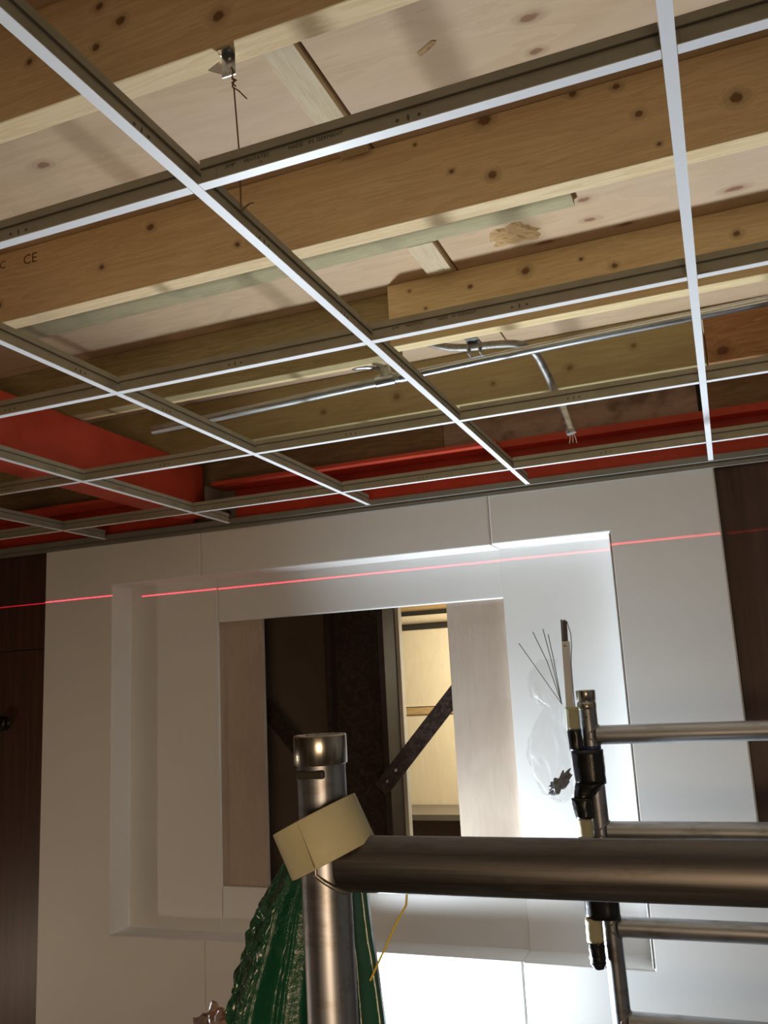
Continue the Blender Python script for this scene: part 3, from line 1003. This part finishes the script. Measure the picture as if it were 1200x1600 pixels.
LT = [(-.168, -.480), (-.203, -.507), (-.239, -.535), (-.286, -.556), (-.32, -.573), (-.36, -.588), (-.46, -.60), (-.56, -.60), (-.64, -.54), (-.66, -.50)]
RT_ = [(-.168, -.440), (-.20, -.402), (-.221, -.396), (-.265, -.392), (-.284, -.389), (-.345, -.382), (-.46, -.37), (-.56, -.37), (-.64, -.42), (-.66, -.48)]
PROF = [(0, .948), (.07, .925), (.25, .884), (.29, .890), (.37, .915), (.39, .912), (.405, .908), (.43, .914), (.52, .922),
        (.62, .905), (.78, .890), (.92, .893), (1.0, .915)]
NF, NBK, NV = 240, 40, 190
vs_, fs = [], []
for i in range(NV + 1):
    t_ = i / NV
    z = -.168 - .49 * t_
    xl, xr = interp(LT, z), interp(RT_, z)
    open_ = .30 + .70 * min(1, t_ * 2.2)
    row = []
    for j in range(NF):
        f_ = j / (NF - 1)
        for (f0, y0), (f1, y1) in zip(PROF, PROF[1:]):
            if f0 <= f_ <= f1:
                q = (f_ - f0) / (f1 - f0); q = q * q * (3 - 2 * q)
                y = y0 + (y1 - y0) * q
                break
        y = .912 + (y - .912) * open_
        x = xl + (xr - xl) * f_
        left = max(0, min(1, (.27 - f_) / .04))
        rid = max(0, 1 - abs(f_ - .385) / .03)
        amp = .0075 * left + .0035 * rid + .0004
        amp *= min(1, t_ * 5 + .12)
        c3 = noise.noise(Vector((x * 14, z * 9, 7.7)))
        d1 = noise.voronoi(Vector((x * 78 + c3, z * 44 + c3, 1.3)))[0]
        d2 = noise.voronoi(Vector((x * 150, z * 95 + 2 * c3, 4.1)))[0]
        c1 = (d1[1] - d1[0]) - .35
        c2 = (d2[1] - d2[0]) - .35
        y -= amp * (1.1 * c1 + .55 * c2)
        y += .005 * c3
        x -= amp * .35 * c1
        row.append((x, y, z + amp * .5 * c1))
    for j in range(1, NBK):
        f_ = 1 - j / NBK
        row.append((xl + (xr - xl) * f_, .935 + .05 * math.sin(math.pi * f_) * open_ + .027 * (1 - f_) * open_, z))
    vs_ += row
NR = NF + NBK - 1
for i in range(NV):
    for j in range(NR):
        fs.append((i * NR + j, i * NR + (j + 1) % NR, (i + 1) * NR + (j + 1) % NR, (i + 1) * NR + j))
fs.append(tuple(NV * NR + j for j in range(NR)))
bag = MB().add(vs_, fs, True).build('plastic_bag', M['bag_green'])
tag(bag, 'green plastic bag hanging behind the near scaffold post', 'bag')

# crumpled wrapper at the left of the bag
vs_, fs = [], []
NU, NV = 40, 24
for i in range(NV + 1):
    th = math.pi * i / NV
    for j in range(NU):
        a = 2 * math.pi * j / NU
        d = Vector((math.cos(a) * math.sin(th), math.sin(a) * math.sin(th), math.cos(th)))
        r = 1 + .5 * noise.noise(d * 2.1) + .35 * abs(noise.noise(d * 5)) - .1
        vs_.append(Vector((-.607, .965, -.398)) + Vector((d.x * .034, d.y * .028, d.z * .034)) * r)
for i in range(NV):
    for j in range(NU):
        fs.append((i * NU + j, i * NU + (j + 1) % NU, (i + 1) * NU + (j + 1) % NU, (i + 1) * NU + j))
tag(MB().add(vs_, fs, True).build('crumpled_wrapper', M['amber_film']), 'crumpled brownish wrapper beside the green bag', 'wrapper')

# yellow wire under the bar
tag(MB().tube([(-.330, .878, -.196), (-.334, .885, -.207), (-.342, .90, -.226), (-.353, .90, -.242), (-.365, .90, -.264), (-.376, .90, -.283), (-.388, .905, -.302)], .0012, 6).build('yellow_wire', M['yellow']),
    'thin yellow wire hanging behind the thick scaffold bar', 'wire')

# ------------------------------------------------------------------ taped stick on the far post
ST_Y = 2.585
def sx(z):
    return -.4435 - .004 * (1 - abs(z + .25) / .45)


root = empty('taped_stick', (-.44, ST_Y, -.783))
tag(root, 'stick of white trunking and rods taped to the far scaffold post', 'stick')
for dx, dy, zt in ((-.007, 0, .157), (-.0025, -.003, .154), (.002, .001, .156), (.0065, -.001, .152)):
    MB().tube([(sx(.09) + dx, ST_Y + dy, .06), (-.4415 + dx, ST_Y + dy, zt)], .0026, 8).build('metal_rod', M['wire_grey'], root)
b = MB()
zs_ = [.093, -.10]
b.add([(-.4525, ST_Y - .012, .093), (-.4315, ST_Y - .012, .093), (-.4315, ST_Y + .012, .093), (-.4525, ST_Y + .012, .093),
       (-.4580, ST_Y - .012, -.16), (-.4360, ST_Y - .012, -.16), (-.4360, ST_Y + .012, -.16), (-.4580, ST_Y + .012, -.16)],
      [(0, 1, 2, 3), (7, 6, 5, 4), (0, 4, 5, 1), (1, 5, 6, 2), (2, 6, 7, 3), (3, 7, 4, 0)])
o = b.build('trunking', M['white_plastic'], root, bevel=.002)
MB().disc((-.4425, ST_Y - .0121, .080), (0, -1, 0), .004, .0004, 10, (1.2, .5)).build('screw_slot', M['wire_grey'], o)
MB().tube([(-.432, ST_Y - .004, .150), (-.424, ST_Y - .006, .115), (-.4245, ST_Y - .006, .08), (-.431, ST_Y - .004, .03), (-.4325, ST_Y, -.05), (-.432, ST_Y, -.10)], .0013, 6).build('cable', M['wire_grey'], root)


def stadium(z0, z1, xl, xr, y, r, name, mat, seg=10, n_=8, jit=.0008):
    """tape wound round stick and post: a stadium section lofted down"""
    vs_, fs = [], []
    random.seed(name + str(z0))
    for i in range(n_ + 1):
        t_ = i / n_
        z = z0 + (z1 - z0) * t_
        a_, c_ = lerp(xl[0], xl[1], t_), lerp(xr[0], xr[1], t_)
        loop = []
        for j in range(seg):
            a = math.pi / 2 + math.pi * j / (seg - 1)
            loop.append((a_ + r + r * math.cos(a), y + r * math.sin(a)))
        for j in range(seg):
            a = -math.pi / 2 + math.pi * j / (seg - 1)
            loop.append((c_ - r + r * math.cos(a), y + r * math.sin(a)))
        for (x, yy) in loop:
            vs_.append((x + random.uniform(-jit, jit), yy + random.uniform(-jit, jit), z))
    m_ = 2 * seg
    for i in range(n_):
        for j in range(m_):
            fs.append((i * m_ + j, i * m_ + (j + 1) % m_, (i + 1) * m_ + (j + 1) % m_, (i + 1) * m_ + j))
    fs.append(tuple(range(m_))); fs.append(tuple(n_ * m_ + j for j in range(m_)))
    return MB().add(vs_, fs, True).build(name, mat, root)


stadium(-.094, -.157, (-.4605, -.4600), (-.4225, -.4215), ST_Y, .015, 'masking_tape', M['tape_cream'])
stadium(-.156, -.215, (-.4605, -.458), (-.421, -.418), ST_Y, .016, 'black_tape', M['tape_black'])
stadium(-.215, -.308, (-.457, -.4525), (-.3665, -.3660), 2.600, .034, 'black_tape', M['tape_black'])
MB().lathe((-.3995, 2.615, -.205), (0, 0, -1), [(.0256, 0), (.0262, .001), (.0262, .012), (.0256, .013)], 24).build('blue_tape', M['blue_tape'], root)
stadium(-.306, -.345, (-.4530, -.4600), (-.3680, -.404), 2.594, .027, 'black_tape', M['tape_black'], jit=.0015)
stadium(-.345, -.400, (-.4665, -.4570), (-.410, -.409), ST_Y, .019, 'black_tape', M['tape_black'], jit=.0015)
stadium(-.399, -.452, (-.4535, -.4525), (-.413, -.412), ST_Y, .0165, 'masking_tape', M['tape_cream'])
stadium(-.45, -.575, (-.455, -.455), (-.410, -.408), ST_Y, .017, 'black_tape', M['tape_black'])
stadium(-.574, -.663, (-.4585, -.4575), (-.3635, -.3620), 2.600, .034, 'black_tape', M['tape_black'])
stadium(-.661, -.722, (-.4575, -.4575), (-.411, -.411), ST_Y, .017, 'masking_tape', M['tape_cream'])
stadium(-.720, -.775, (-.4555, -.4540), (-.411, -.410), ST_Y, .017, 'black_tape', M['tape_black'], jit=.0018)
stadium(-.775, -.790, (-.4540, -.4440), (-.410, -.418), ST_Y, .012, 'black_tape', M['tape_black'], jit=.0015)

# thin wires fanning out of the clear bag
WR = [((-.578, .096), (-.533, .023)), ((-.534, .127), (-.499, .039)), ((-.503, .133), (-.486, .039)), ((-.489, .117), (-.479, .040))]
WL = ['steel wire rod leaning furthest left out of the clear bag', 'second thin wire rod from the left in the clear bag',
      'third thin wire rod from the left in the clear bag', 'thin wire rod in the clear bag closest to the white stick']
for (p0, p1), lb_ in zip(WR, WL):
    tag(MB().tube([(p0[0], 2.575, p0[1]), (p1[0], 2.575, p1[1]), (-.466, 2.570, -.085)], .0013, 6).build('wire_rod', M['wire_grey']), lb_, 'rod', 'wire rods in the clear bag')

# clear plastic bag hanging on the stick
CL = [(.045, -.52), (.0, -.560), (-.06, -.555), (-.093, -.520), (-.135, -.548), (-.18, -.572), (-.223, -.583), (-.28, -.565), (-.329, -.545), (-.352, -.50)]
CR = [(.045, -.470), (.0, -.468), (-.06, -.466), (-.093, -.463), (-.135, -.462), (-.18, -.459), (-.223, -.458), (-.28, -.456), (-.329, -.456), (-.352, -.475)]
NU, NV = 96, 70
vs_, fs = [], []
for i in range(NV + 1):
    t_ = i / NV
    z = .045 - .397 * t_
    xl, xr = interp(CL, z), interp(CR, z)
    mid, half = (xl + xr) / 2, (xr - xl) / 2
    tk = .018 + .016 * math.sin(math.pi * t_)
    if abs(z + .093) < .05:
        tk *= .45 + .55 * abs(z + .093) / .05
    for j in range(NU):
        a = 2 * math.pi * j / NU
        nz = noise.noise(Vector((math.cos(a) * 3, math.sin(a) * 3, t_ * 8))) * .010
        vs_.append((min(mid + half * math.cos(a) + nz * .5, -.4550), 2.572 + tk * math.sin(a) + nz, z + nz * .4))
for i in range(NV):
    for j in range(NU):
        fs.append((i * NU + j, i * NU + (j + 1) % NU, (i + 1) * NU + (j + 1) % NU, (i + 1) * NU + j))
fs.append(tuple(NV * NU + j for j in range(NU)))
tag(MB().add(vs_, fs, True).build('clear_bag', M['clear_film']), 'clear plastic bag tied to the taped stick', 'bag')
vs_, fs = [], []
NU, NV = 36, 20
for i in range(NV + 1):
    th = math.pi * i / NV
    for j in range(NU):
        a = 2 * math.pi * j / NU
        d = Vector((math.cos(a) * math.sin(th), math.sin(a) * math.sin(th), math.cos(th)))
        r = .85 + .7 * noise.noise(d * 2.7 + Vector((3, 1, 2)))
        p_ = Vector((d.x * .034 + d.z * .012, d.y * .013, d.z * .030 + d.x * .016)) * r
        vs_.append(Vector((-.494, 2.572, -.305)) + p_)
for i in range(NV):
    for j in range(NU):
        fs.append((i * NU + j, i * NU + (j + 1) % NU, (i + 1) * NU + (j + 1) % NU, (i + 1) * NU + j))
tag(MB().add(vs_, fs, True).build('metal_scrap', M['rag']), 'dark grey crumpled scrap in the bottom of the clear bag', 'scrap')

# ------------------------------------------------------------------ the flood light itself (just below the picture)
root = empty('work_light', (FLOOD[0], FLOOD[1], FL))
tag(root, 'black site flood light on a stand facing up along the white wall', 'lamp')
aim = (Vector(FLOOD_AIM) - Vector(FLOOD)).normalized()
q_ = aim.to_track_quat('-Z', 'Y')
lx, ly = q_ @ Vector((1, 0, 0)), q_ @ Vector((0, 1, 0))


def obox(name, mat, hx, hy, d0, d1, bev=0.0):
    c_ = Vector(FLOOD)
    vv = [c_ + lx * a + ly * b_ + aim * d for a in (-hx, hx) for b_ in (-hy, hy) for d in (d0, d1)]
    return MB().add(vv, [(0, 1, 3, 2), (4, 6, 7, 5), (0, 4, 5, 1), (2, 3, 7, 6), (0, 2, 6, 4), (1, 5, 7, 3)]).build(name, mat, root, bevel=bev)


obox('housing', M['lamp_body'], .098, .195, -.07, -.014, .006)
obox('lens', M['lamp_glass'], .090, .185, -.014, -.006)
hub = Vector(FLOOD) - aim * .07
MB().tube([hub, hub - aim * .03 + Vector((0, 0, -.05)), (hub.x - .02, hub.y, FL + .2)], .012, 12).build('pole', M['lamp_body'], root)
for a in (.4, 2.5, 4.6):
    MB().tube([(hub.x - .02, hub.y, FL + .22), (hub.x - .02 + .19 * math.cos(a), hub.y + .17 * math.sin(a) - .03, FL + .009)], .008, 10).build('leg', M['lamp_body'], root)

for o in bpy.data.objects:
    if '_o' in o:
        del o['_o']
